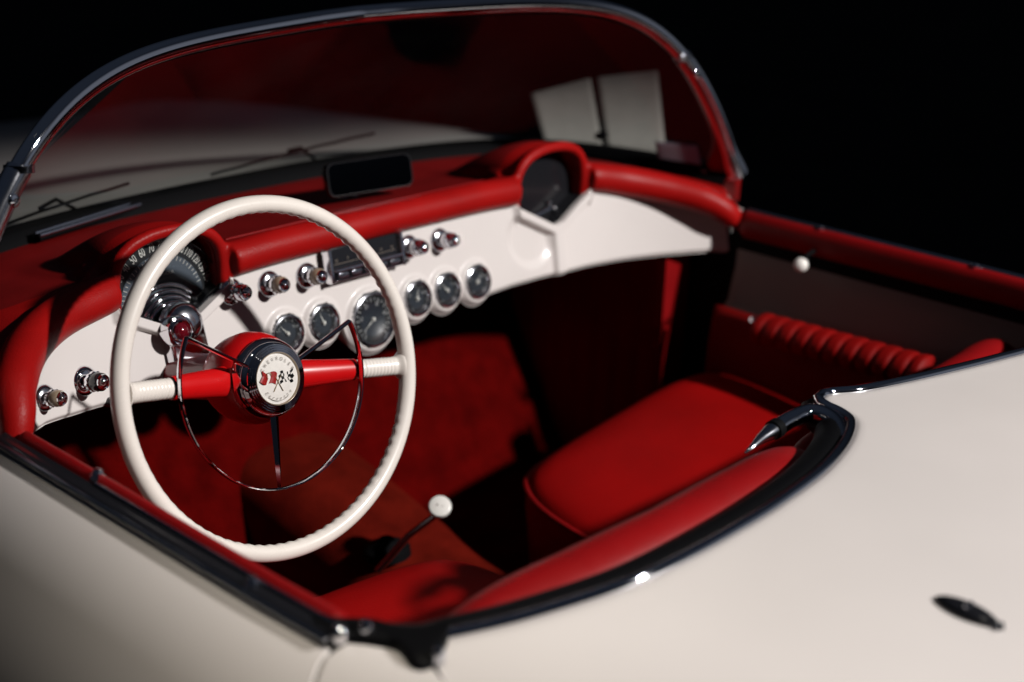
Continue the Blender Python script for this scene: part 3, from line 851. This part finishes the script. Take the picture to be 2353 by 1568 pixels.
# knobs
def knob(u, v, big, style):
    c = on_face(u, v); nrm = face_n(c.x)
    nrm = (V((0, -1, .22))+nrm).normalized()
    b = MB(); s = big
    b.lathe([(.0150*s, -.004), (.0155*s, .001), (.0145*s, .004), (.0110*s, .0065), (.0062*s, .0075), (.0055*s, .016)], c, nrm, 32)
    K = b.build('knob', CHROMED if style != 'dark' else CHROME, CAR, angle=45)
    b = MB(); seg = 48; rows = []
    for h, k in ((.0140, .80), (.0145, 1), (.0178, 1), (.0183, .80)):
        rows.append([c+nrm*(h*s)+(V((1, 0, 0))*math.cos(2*pi*j/seg)+nrm.cross(V((1, 0, 0)))*math.sin(2*pi*j/seg))*(.0108*s*k*(1 if j % 4 < 2 else .93)) for j in range(seg)])
    b.grid(rows, wrap=True); b.build('knurled_ring', CHROME, K, angle=30)
    b = MB(); m = KT if style == 'cream' else (BLKGL if style == 'dark' else CHROMED)
    b.lathe([(.0092*s, .0175*s), (.0096*s, .020*s), (.0092*s, .0265*s), (.0078*s, .0285*s)], c, nrm, 32); b.build('knob_body', m, K)
    b = MB(); b.lathe([(.0080*s, .0278*s), (.0074*s, .0300*s), (.0056*s, .0296*s), (.0050*s, .0300*s), (.0030*s, .0318*s), (0, .0324*s)], c, nrm, 28); b.build('knob_cap', CHROME, K)
KT = mat('tan knob', (.30, .23, .16), .3, coat=.3)
for u, v, s, st in ((100, 915, 1.02, 'cream'), (193, 876, 1.2, 'dark'), (530, 671, 1.18, 'chrome'), (618, 653, 1.18, 'cream'), (704, 634, 1.18, 'cream'), (938, 568, 1.18, 'chrome'), (1009, 552, 1.18, 'chrome')):
    knob(u, v, s, st)
b = MB(); c = on_face(252, 924); b.lathe([(0, .006), (.004, .005), (.006, .001), (.0065, -.003)], c, face_n(c.x), 18); b.build('lower_button', BLKGL, CAR)

# --- steering wheel
TH = .2735; XW = .3661; ROT = math.radians(-9.9)
WA = V((0, -math.cos(TH), math.sin(TH))); WU = V((0, math.sin(TH), math.cos(TH))); WC = V((-XW, 0, 0))
WX = V((1, 0, 0))*math.cos(ROT)+WU*math.sin(ROT); WY = -V((1, 0, 0))*math.sin(ROT)+WU*math.cos(ROT)
def wp(x, y, off=0.0): return WC+WX*x+WY*y+WA*off
RIM = .206
b = MB(); seg = 26; rows = []; N = 720
for i in range(N):
    a = 2*pi*i/N; d = WX*math.cos(a)+WY*math.sin(a); ring = []
    for j in range(seg):
        f = 2*pi*j/seg; r = .0107
        # finger notches on the far, inner side of the rim
        face = max(0, math.cos(f-pi*1.22))
        spoke = min(abs(math.cos(a)), 1)
        wav = .5+.5*math.cos(a*84)
        r -= .0016*face**1.5*wav*(1-sm(.93, .97, abs(math.cos(a))))
        ring.append(WC+d*(RIM+r*math.cos(f))+WA*(r*1.02*math.sin(f)))
    rows.append(ring)
rows.append(rows[0]); b.grid(rows, wrap=True)
SW = b.build('steering_wheel', IVORY, CAR, angle=60)
for s in (-1, 1):
    b = MB(); pts = []; rr = []
    for k in range(60):      # ribbed ivory outer part of the spoke, flared into the rim
        t = k/59; x = .134+(.199-.134)*t
        rib = .0011*(math.sin((t*13) % 1*pi)**.6 if .03 < t < .82 else 1)
        pts.append(wp(s*x, 0, -.015+.010*t)); rr.append(.0115+rib+.0065*sm(.86, 1, t)-.0005)
    b.tube(pts, rr, 20, up=WA, squash=.82); b.build('ivory_spoke', IVORY, SW, angle=50)
    b = MB(); b.tube([wp(s*.1315, 0, -.0155), wp(s*.1345, 0, -.015)], .0118, 20, up=WA, squash=.85); b.build('spoke_gasket', BLACK, SW)
    b = MB(); pts = []; rr = []
    for k in range(24):
        t = k/23; x = .036+(.1325-.036)*t; pts.append(wp(s*x, 0, -.038+.022*t**.8)); rr.append(.0205-.0070*t**.7)
    b.tube(pts, rr, 24, up=WA, squash=.74); b.build('red_spoke', REDP, SW, angle=60)
b = MB()
b.lathe([(.028, -.105), (.036, -.098), (.046, -.086), (.0525, -.070), (.0560, -.052), (.0555, -.036), (.0520, -.024), (.0480, -.019)], WC, WA, 64); HUB = b.build('hub', REDP, SW)
b = MB()
b.lathe([(.0485, -.022), (.0488, -.017), (.0480, -.010), (.0455, -.004), (.0425, -.0005), (.0412, .0002)], WC, WA, 64, mi=0)
for k, r in enumerate((.0412, .0386, .0360, .0334)):
    h = .0002+.0012*k
    b.lathe([(r, h-.0006), (r-.0004, h+.0012), (r-.0017, h+.0015), (r-.0022, h+.0003), (r-.0026, h+.0006)], WC, WA, 64)
b.build('hub_ring', CHROME, HUB, angle=25)
b = MB(); b.lathe([(.0318, .0050), (.0308, .0056), (.0302, .0036), (.0300, .0028)], WC, WA, 64); b.build('emblem_rim', mat('bronze rim', (.34, .27, .20), .35, metal=.7), HUB)
b = MB(); b.lathe([(0, .0040), (.010, .0039), (.020, .0035), (.0302, .0028)], WC, WA, 56); EM = b.build('emblem', ENAMEL, HUB)
zt = .0047
b = MB()
for k, ch in enumerate('CHEVROLET'):
    a = math.radians(90+62-124*k/8); r = .0238; d = WX*math.cos(a)+WY*math.sin(a)
    text_into(b, ch, .0060, frame_mtx(WC+d*r+WA*zt, WX*math.sin(a)-WY*math.cos(a), d), .85)
b.build('lettering', GREY, EM, smooth=False); b = MB()
for k, ch in enumerate('Corvette'):
    a = math.radians(-90-47+94*k/7); r = .0232; d = WX*math.cos(a)+WY*math.sin(a)
    text_into(b, ch, .0056, frame_mtx(WC+d*r+WA*zt, -WX*math.sin(a)+WY*math.cos(a), -d), .9, shear=.35)
b.tube([wp(.0215*math.cos(a), .0215*math.sin(a)-.0048, zt-.0006) for a in [math.radians(-130+80*k/20) for k in range(21)]], .0003, 5)
b.build('lettering', GREY, EM, smooth=False)
def flag(mb, sgn, chk, mi=0):
    # waving flag in the emblem's own plane, staff crossing low in the middle
    n, mrows = 12, 8; root = (sgn*.0055, -.0015); 
    def fp(i, j):
        s_, t_ = i/n, j/mrows
        x = .0035+.0195*s_; y = -.0075+.0135*t_+.0022*math.sin(s_*2*pi*1.0+.3)+.0050*s_
        x += -.0030*t_+(.0030*abs(t_-.5)*2*s_)
        return wp(sgn*x, y, zt-.0004+.0008*math.sin(s_*9))
    for i in range(n):
        for j in range(mrows):
            if chk and ((i//2)+(j//2)) % 2: continue
            mb.add([fp(i, j), fp(i+1, j), fp(i+1, j+1), fp(i, j+1)], [(0, 1, 2, 3)], mi)
b = MB(); flag(b, -1, False); 
b.build('red_flag', mat('red flag enamel', (.30, .012, .012), .3), EM, smooth=False)
b = MB(); flag(b, 1, True); b.build('chequered_flag', BLACK, EM, smooth=False)
b = MB()
for s in (-1, 1): b.tube([wp(s*.0045, .004, zt), wp(s*-.0068, -.0150, zt)], .00042, 6)
b.tube([wp(-.011+.0035*math.cos(a)-.002, .0045+.0035*math.sin(a), zt+.0006) for a in [k*pi/8 for k in range(12)]], .00035, 5)
b.build('flag_staff', GOLD, EM)
b = MB(); b.lathe([(0, .0085), (.010, .0082), (.020, .0073), (.0290, .0056)], WC, WA, 40); b.build('emblem_lens', LENS, HUB)
# horn ring: flat band, two upper struts and one lower strut
HR = .1310
def band(mb, path, wide, thick, up=WA):
    P = [V(p) for p in path]; n = len(P); rows = []
    for i in range(n):
        t = (P[min(i+1, n-1)]-P[max(i-1, 0)]).normalized(); side = t.cross(up).normalized()
        w = wide[i] if isinstance(wide, list) else wide
        rows.append([P[i]+up*(math.cos(a)*w)+side*(math.sin(a)*thick) for a in [2*pi*k/10 for k in range(10)]])
    k0 = len(mb.v); mb.grid(rows, wrap=True)
    mb.f.append(tuple(range(k0, k0+10))[::-1]); mb.mi.append(0); k1 = k0+(n-1)*10; mb.f.append(tuple(range(k1, k1+10))); mb.mi.append(0)
a0, a1 = math.radians(155), math.radians(388)
b = MB(); pts = [wp(HR*math.cos(a), HR*math.sin(a), -.001) for a in [a0+(a1-a0)*k/120 for k in range(121)]]
band(b, pts, .0052, .0017)
def strut(ax, ay, root, bend):
    tip = wp(ax, ay, -.001); r0 = wp(*root)
    band(b, [r0, r0.lerp(tip, .3)+WA*bend, r0.lerp(tip, .7)+WA*bend*.8, tip], [.0050, .0044, .0040, .0050], .0026)
for a in (a0, a1):
    x, y = math.cos(a), math.sin(a); strut(HR*x, HR*y, (.042*x, .042*y, -.004), .001)
x, y = math.cos(math.radians(269)), math.sin(math.radians(269))
tip = wp(HR*x, HR*y, -.001); r0 = wp(.043*x, .043*y, -.006); side = WX
vs = []
for t, w in ((0, .0062), (.5, .0045), (1, .0028)):
    p = r0.lerp(tip, t); vs += [p-side*w+WA*.0, p+WA*.0035, p+side*w, p-WA*.004]
b.add(vs, [(i, (i+1) % 4, (i+1) % 4+4, i+4) for i in range(4)]+[(i+4, (i+1) % 4+4, (i+1) % 4+8, i+8) for i in range(4)])
b.build('horn_ring', CHROME, SW, angle=30)
b = MB(); b.tube([WC-WA*.095, WC-WA*.40], .029, 28); b.build('steering_column', mat('column enamel', (.16, .006, .010), .3, coat=.5), CAR)

# --- cockpit tub
b = MB(); S_ = []
prof = [(.60, .02), (.56, -.12), (.50, -.27), (.425, -.41), (.37, -.50), (.30, -.52), (0, -.52), (-.5, -.52)]
xs = [-.66+1.32*k/40 for k in range(41)]
dense = spline([V((0, y, z)) for y, z in prof], 60)
b.grid([[V((x, p.y, p.z)) for x in xs] for p in dense])
b.build('floor_carpet', CARPET, CAR)
b = MB()      # transmission tunnel
rows = []
for k in range(50):
    t = k/49; y = .50-.95*t; h = -.345-.085*sm(.0, .55, t)+.02*sm(.6, 1, t); w = .100+.02*(1-t)
    row = [V((-.17, y, -.525))]
    for j in range(25):
        a = pi*j/24; cx = math.cos(a); row.append(V((-w*math.copysign(abs(cx)**.55, cx)-.0, y, h-.16+.16*math.sin(a)**.5)))
    row.append(V((.17, y, -.525))); rows.append(row)
b.grid(rows); TUN = b.build('transmission_tunnel', TUNC, CAR, angle=70)
bt = at(900, 1240, 'z', -.388)
b = MB(); b.lathe([(.036, -.012), (.035, .000), (.029, .005), (.018, .009), (.010, .016)], V((bt.x-.01, bt.y, -.398)), (0, .1, 1), 28); b.build('lever_boot', BLACK, TUN)
kt = at(1011, 1166, 'x', -.030)
lv0 = at(868, 1312, 'z', -.41)
b = MB(); b.tube([lv0, lv0.lerp(kt, .5)+V((0, 0, .006)), kt-V((0, 0, .008))], [.0055, .0052, .0048], 12); LEV = b.build('gear_lever', CHROMED, CAR)
kax = (CAMP-kt).normalized()*.75+V((0, 0, .35))
b = MB(); b.lathe([(.005, -.022), (.007, -.014), (.0125, -.006), (.0162, -.001), (.0168, .003), (.0155, .0065), (.0142, .0072), (0, .0072)], kt, kax, 36); KN = b.build('lever_knob', KNOBW, LEV)
b = MB(); kz = V(kax).normalized(); kx = V((1, -.6, 0)); 
text_into(b, 'P', .007, frame_mtx(kt+kz*.0076-CR*.004, CR, CU), 1); text_into(b, 'N', .006, frame_mtx(kt+kz*.0076+CR*.004-CU*.002, CR, CU), 1)
b.build('knob_marking', GREY, KN, smooth=False)
for s in (-1, 1):      # kick panels ahead of the doors, pleated
    b = MB(); rows = []
    for k in range(121):
        y = .150+.42*k/120; row = []
        for j in range(21):
            z = -.085-.42*j/20
            row.append(V((s*(.592+.0025*abs(math.cos(pi*k/120*9))**3), y, z)))
        rows.append(row)
    rows.insert(0, [V((s*.66, p.y-.002, p.z)) for p in rows[0]]); 
    b.grid(rows); b.build('kick_panel', RED, CAR, angle=60)
    b = MB(); b.grid([[V((s*.668, y, z)) for y in (.62, .1, -.3, -.62)] for z in (.0, -.25, -.53)]); b.build('side_lining', BLACK, CAR)
b = MB(); b.grid([[V((x, -.62+.02*0, z)) for x in (-.66, 0, .66)] for z in (-.02, -.3, -.53)]); b.build('rear_bulkhead', CARPET, CAR)
b = MB(); b.grid([[V((x, y, z)) for x in xs] for y, z in ((.27, .05), (.60, .04))]); b.build('dash_underside', BLACK, CAR)

# --- seats
def seat(cx, dy, dz):
    # cushion: rounded plan, crowned top, piped edge
    b = MB(); rows = []; W, y0, y1 = .265, -.42+dy, .085+dy
    sg = 1 if cx > 0 else -1
    M_ = 64
    def planpt(a, k):
        # superellipse outline
        c, s = math.cos(a), math.sin(a); e = 4.2
        return (cx+W*k*math.copysign(abs(c)**(2/e), c), (y0+y1)/2+(y1-y0)/2*k*math.copysign(abs(s)**(2/e), s))
    def ztop(x, y, k):
        return -.288+dz+(.115 if sg > 0 else .075)*sg*(x-cx)+.10*(y-dy)-.02*sm(.03, .10, y-dy)+.034*(1-k**2.2)
    prof = [(0.02, 0), (.2, 0), (.4, 0), (.6, 0), (.75, 0), (.86, 0), (.94, -.001), (.985, -.008), (1.0, -.020), (1.0, -.05), (.985, -.09), (.97, -.15)]
    for k, dzz in prof:
        row = []
        for j in range(M_):
            x, y = planpt(2*pi*j/M_, k); row.append(V((x, y, ztop(x, y, min(1, k))+dzz)))
        rows.append(row)
    b.grid(rows, wrap=True); b.add(rows[0], [tuple(range(M_))])
    C = b.build('seat', REDSEAT, CAR, angle=70)
    b = MB(); pts = []
    for j in range(M_*2):
        x, y = planpt(pi*j/M_, 1.002); pts.append(V((x, y, ztop(x, y, 1)-.012)))
    b.tube(pts, .0042, 8, closed=True); b.build('cushion_piping', RED, C)
    # backrest wrapped into the scallop of the deck
    b = MB(); rows = []; hw = .266 if sg < 0 else .305; n = 60
    YC = [(.05, -.540), (.10, -.552), (.2, -.558), (.33, -.556), (.45, -.543), (.55, -.525), (.62, -.512)]
    for k in range(n+1):
        t = -1+2*k/n; e = (1-abs(t)**4.5)**(1/3.0) if abs(t) < 1 else 0
        e = max(.06, e)
        x = sg*.336+hw*t
        yc = interp(abs(x), YC)+(.058 if sg > 0 else 0); tz = zsec(abs(x))-.004-.045*(1-e)-(.056 if sg > 0 else 0)
        th = .036*(.30+.70*e)
        row = []
        for j in range(13):
            a = pi*j/12; row.append(V((x, yc+th*math.cos(a), tz-.030+.030*math.sin(a)*(.4+.6*e))))
        front = [V((x, yc+th+.10*(m/8)+.01*math.sin(pi*m/8)*e, tz-.034-.30*(m/8))) for m in range(8, 0, -1)]
        back = [V((x, yc-th, tz-.034-.30*m/8)) for m in range(1, 9)]
        rows.append(front+row+back)
    b.grid(rows)
    b.add(rows[0], [tuple(range(len(rows[0])))]); b.add(rows[-1], [tuple(range(len(rows[0])))])
    b.build('backrest', RED, C, angle=60)
seat(-.355, -.10, -.004); seat(.362, .0, .0)

# chrome trim curling round the inner end of the driver's backrest
def strip(pix, z):
    return [at(u, v, 'z', zz) for (u, v), zz in zip(pix, z)]
b = MB()
pts = spline(strip([(1912, 1048), (1932, 1008), (1915, 968), (1868, 948), (1822, 962), (1788, 982)], [.022, .026, .028, .028, .026, .022]), 40)
b.tube(pts, [.006+.004*sm(0, .6, i/39) for i in range(40)], 14)
CT = b.build('scroll_trim', CHROME, CAR)
b = MB(); pts2 = spline(strip([(1788, 982), (1776, 990)], [.022, .021]), 4); b.tube(pts2, .0112, 14); b.build('trim_joint', BLACK, CT)
b = MB(); pts3 = spline(strip([(1776, 990), (1750, 1008), (1728, 1028), (1712, 1042)], [.021, .019, .016, .012]), 14); b.tube(pts3, [.0095, .0092, .0085, .0078, .007, .0064, .0058, .0052, .0046, .004, .0034, .0028, .002, .001], 12); b.build('trim_tip', CHROMED, CT)

# ornament on the deck
o0 = hit(2148, 1374, lambda p: p.z-deck_z(p.x, p.y)); o1 = hit(2300, 1444, lambda p: p.z-deck_z(p.x, p.y))
oc = (o0+o1)/2; od = (o1-o0); ol = od.length/2; od.normalize(); ow = V((-od.y, od.x, 0)).normalized(); ou = V((0, 0, 1))
b = MB(); rows = []
for h, k in ((-.003, 1.0), (.001, 1.0), (.003, .95), (.0055, .78), (.007, .5), (.0075, .02)):
    rows.append([oc+od*(ol*k*math.cos(a))+ow*(.0125*k*math.copysign(abs(math.sin(a))**1.25, math.sin(a)))+ou*h for a in [2*pi*j/40 for j in range(40)]])
b.grid(rows, wrap=True); OR = b.build('lid_catch', BLKGL, CAR)
b = MB(); b.box(oc+ou*.0078, od*.0016, ow*.006, ou*.001); b.build('catch_band', CHROMED, OR)
b = MB(); b.tube([oc+od*ol*.9+ow*.007, oc+od*ol*1.04, oc+od*ol*.9-ow*.007], .0022, 8); b.build('catch_trim', CHROME, OR)

# ------------------------------------------------------------------ things on the windscreen
def glass_y(p):
    """signed: is p ahead of the glass"""
    best = None
    for i in range(60, 121):
        pass
def glass_hit(u, v):
    d = ray(u, v).normalized(); best = None
    from mathutils.geometry import intersect_ray_tri
    for i in range(0, 120):
        for k in range(-3, 12):
            a, b_, c_, e = glass_pt(i, k/12), glass_pt(i+1, k/12), glass_pt(i+1, (k+1)/12), glass_pt(i, (k+1)/12)
            for T in ((a, b_, c_), (a, c_, e)):
                h = intersect_ray_tri(*T, d, CAMP, True)
                if h and (best is None or (h-CAMP).dot(d) > best[0]): best = ((h-CAMP).dot(d), h, (T[1]-T[0]).cross(T[2]-T[0]).normalized())
    return best[1], best[2]
def sheet(name, quad, m, label, cat, inside, group=None, thick=.0012, nu=10, nv=6, plane=None):
    rows = []
    for j in range(nv+1):
        row = []
        for i in range(nu+1):
            s, t = i/nu, j/nv
            (ax, ay), (bx, by), (cx, cy), (dx, dy) = quad
            u = (ax*(1-s)+bx*s)*(1-t)+(dx*(1-s)+cx*s)*t; v = (ay*(1-s)+by*s)*(1-t)+(dy*(1-s)+cy*s)*t
            if plane:
                P0, N0 = plane; d = ray(u, v); row.append(CAMP+d*((P0-CAMP).dot(N0)/d.dot(N0))); continue
            p, n_ = glass_hit(u, v)
            if n_.dot(CAMP-p) < 0: n_ = -n_
            row.append(p+n_*.004)
        rows.append(row)
    b = MB(); b.grid(rows); o = b.build(name, m, None, solid=thick)
    o['label'] = label; o['category'] = cat
    if group: o['group'] = group
    return o
PLL = PLR = (V((.655, .425, .055)), V((-.58, -.60, .52)).normalized())
sheet('paper_card', [(1219, 216), (1357, 180), (1386, 346), (1254, 343)], PAPER, 'left pale card behind the windscreen glass, with slanted left edge above the passenger hood', 'card', False, 'cards on the windscreen', plane=PLL, thick=.003)
sheet('paper_card', [(1371, 178), (1511, 163), (1531, 362), (1395, 350)], PAPER, 'right pale card behind the windscreen glass, upright and next to the chrome post', 'card', False, 'cards on the windscreen', plane=PLR, thick=.003)
b = MB()
def onp(u, v, pl): d = ray(u, v); return CAMP+d*((pl[0]-CAMP).dot(pl[1])/d.dot(pl[1]))
b.tube([onp(u, v, PLL)+PLL[1]*.004 for u, v in ((1364, 182), (1374, 235), (1385, 290), (1392, 348))], .0012, 8)
b.lathe([(0, .006), (.007, .005), (.009, 0), (.007, -.005), (0, -.006)], onp(1385, 312, PLL)+PLL[1]*.006, PLL[1], 16)
o = b.build('card_clip', BLACK, None); o['label'] = 'thin black rod with round stop standing between the two pale cards'; o['category'] = 'clip'
sheet('windscreen_sticker', [(1507, 322), (1604, 332), (1617, 392), (1517, 378)], STICK, 'small lilac sticker in the lower right corner of the windscreen', 'sticker', True)

# ------------------------------------------------------------------ light
w = bpy.data.worlds.new('World'); sc.world = w; w.use_nodes = True
bg = w.node_tree.nodes['Background']; wl = w.node_tree.links
tcw = w.node_tree.nodes.new('ShaderNodeTexCoord'); sp = w.node_tree.nodes.new('ShaderNodeSeparateXYZ'); cr = w.node_tree.nodes.new('ShaderNodeValToRGB')
wl.new(tcw.outputs['Generated'], sp.inputs[0]); wl.new(sp.outputs['Z'], cr.inputs['Fac']); wl.new(cr.outputs['Color'], bg.inputs['Color'])
cr.color_ramp.elements[0].position = .10; cr.color_ramp.elements[0].color = (.0006, .0006, .0007, 1)
cr.color_ramp.elements[1].position = .75; cr.color_ramp.elements[1].color = (.013, .017, .026, 1)
dv = w.node_tree.nodes.new('ShaderNodeVectorMath'); dv.operation = 'DOT_PRODUCT'; dv.inputs[1].default_value = V((.76, -.62, .18)).normalized()  # soft glow added to the world so the hub chrome reflects grey
wl.new(tcw.outputs['Generated'], dv.inputs[0])
gr = w.node_tree.nodes.new('ShaderNodeMapRange'); gr.interpolation_type = 'SMOOTHSTEP'; gr.inputs['From Min'].default_value = .87; gr.inputs['From Max'].default_value = .99; gr.inputs['To Max'].default_value = 1.0
wl.new(dv.outputs['Value'], gr.inputs['Value'])
gm = w.node_tree.nodes.new('ShaderNodeMix'); gm.data_type = 'RGBA'; wl.new(gr.outputs[0], gm.inputs['Factor']); wl.new(cr.outputs['Color'], gm.inputs['A']); gm.inputs['B'].default_value = (.105, .115, .14, 1)
wl.new(gm.outputs['Result'], bg.inputs['Color'])
bg.inputs['Strength'].default_value = 1.0
def aim(o, loc, tgt):
    o.location = loc; d = V(tgt)-V(loc); o.rotation_euler = d.to_track_quat('-Z', 'Y').to_euler()
kd = bpy.data.lights.new('key_lamp', 'SPOT'); kd.energy = 1160; kd.color = (1, .97, .95); kd.shadow_soft_size = .09; kd.spot_size = math.radians(28); kd.spot_blend = .4
ko = bpy.data.objects.new('key_lamp', kd); COL.objects.link(ko)
tg = V((.27, -.70, -.05)); aim(ko, tg+V((.21, -.72, .62)).normalized()*4.0, tg)
fd = bpy.data.lights.new('added_fill', 'SPOT'); fd.energy = 265; fd.shadow_soft_size = .35; fd.spot_size = math.radians(16); fd.spot_blend = 1; fd.color = (1, .93, .80)  # added spot that brightens the driver's door, no such source is seen
fo = bpy.data.objects.new('added_fill', fd); COL.objects.link(fo); aim(fo, V((-1.05, -.95, 2.9)), V((-.735, -.50, -.03)))

# ------------------------------------------------------------------ render
cd.dof.focus_distance = (wp(0, 0, .005)-CAMP).dot(CF)
sc.render.engine = 'CYCLES'; sc.cycles.max_bounces = 8; sc.cycles.diffuse_bounces = 1; sc.cycles.transparent_max_bounces = 12
sc.cycles.use_denoising = True; sc.cycles.sample_clamp_indirect = 6; sc.cycles.caustics_reflective = False
sc.view_settings.view_transform = 'Standard'; sc.view_settings.look = 'None'; sc.view_settings.exposure = 0; sc.view_settings.gamma = 1
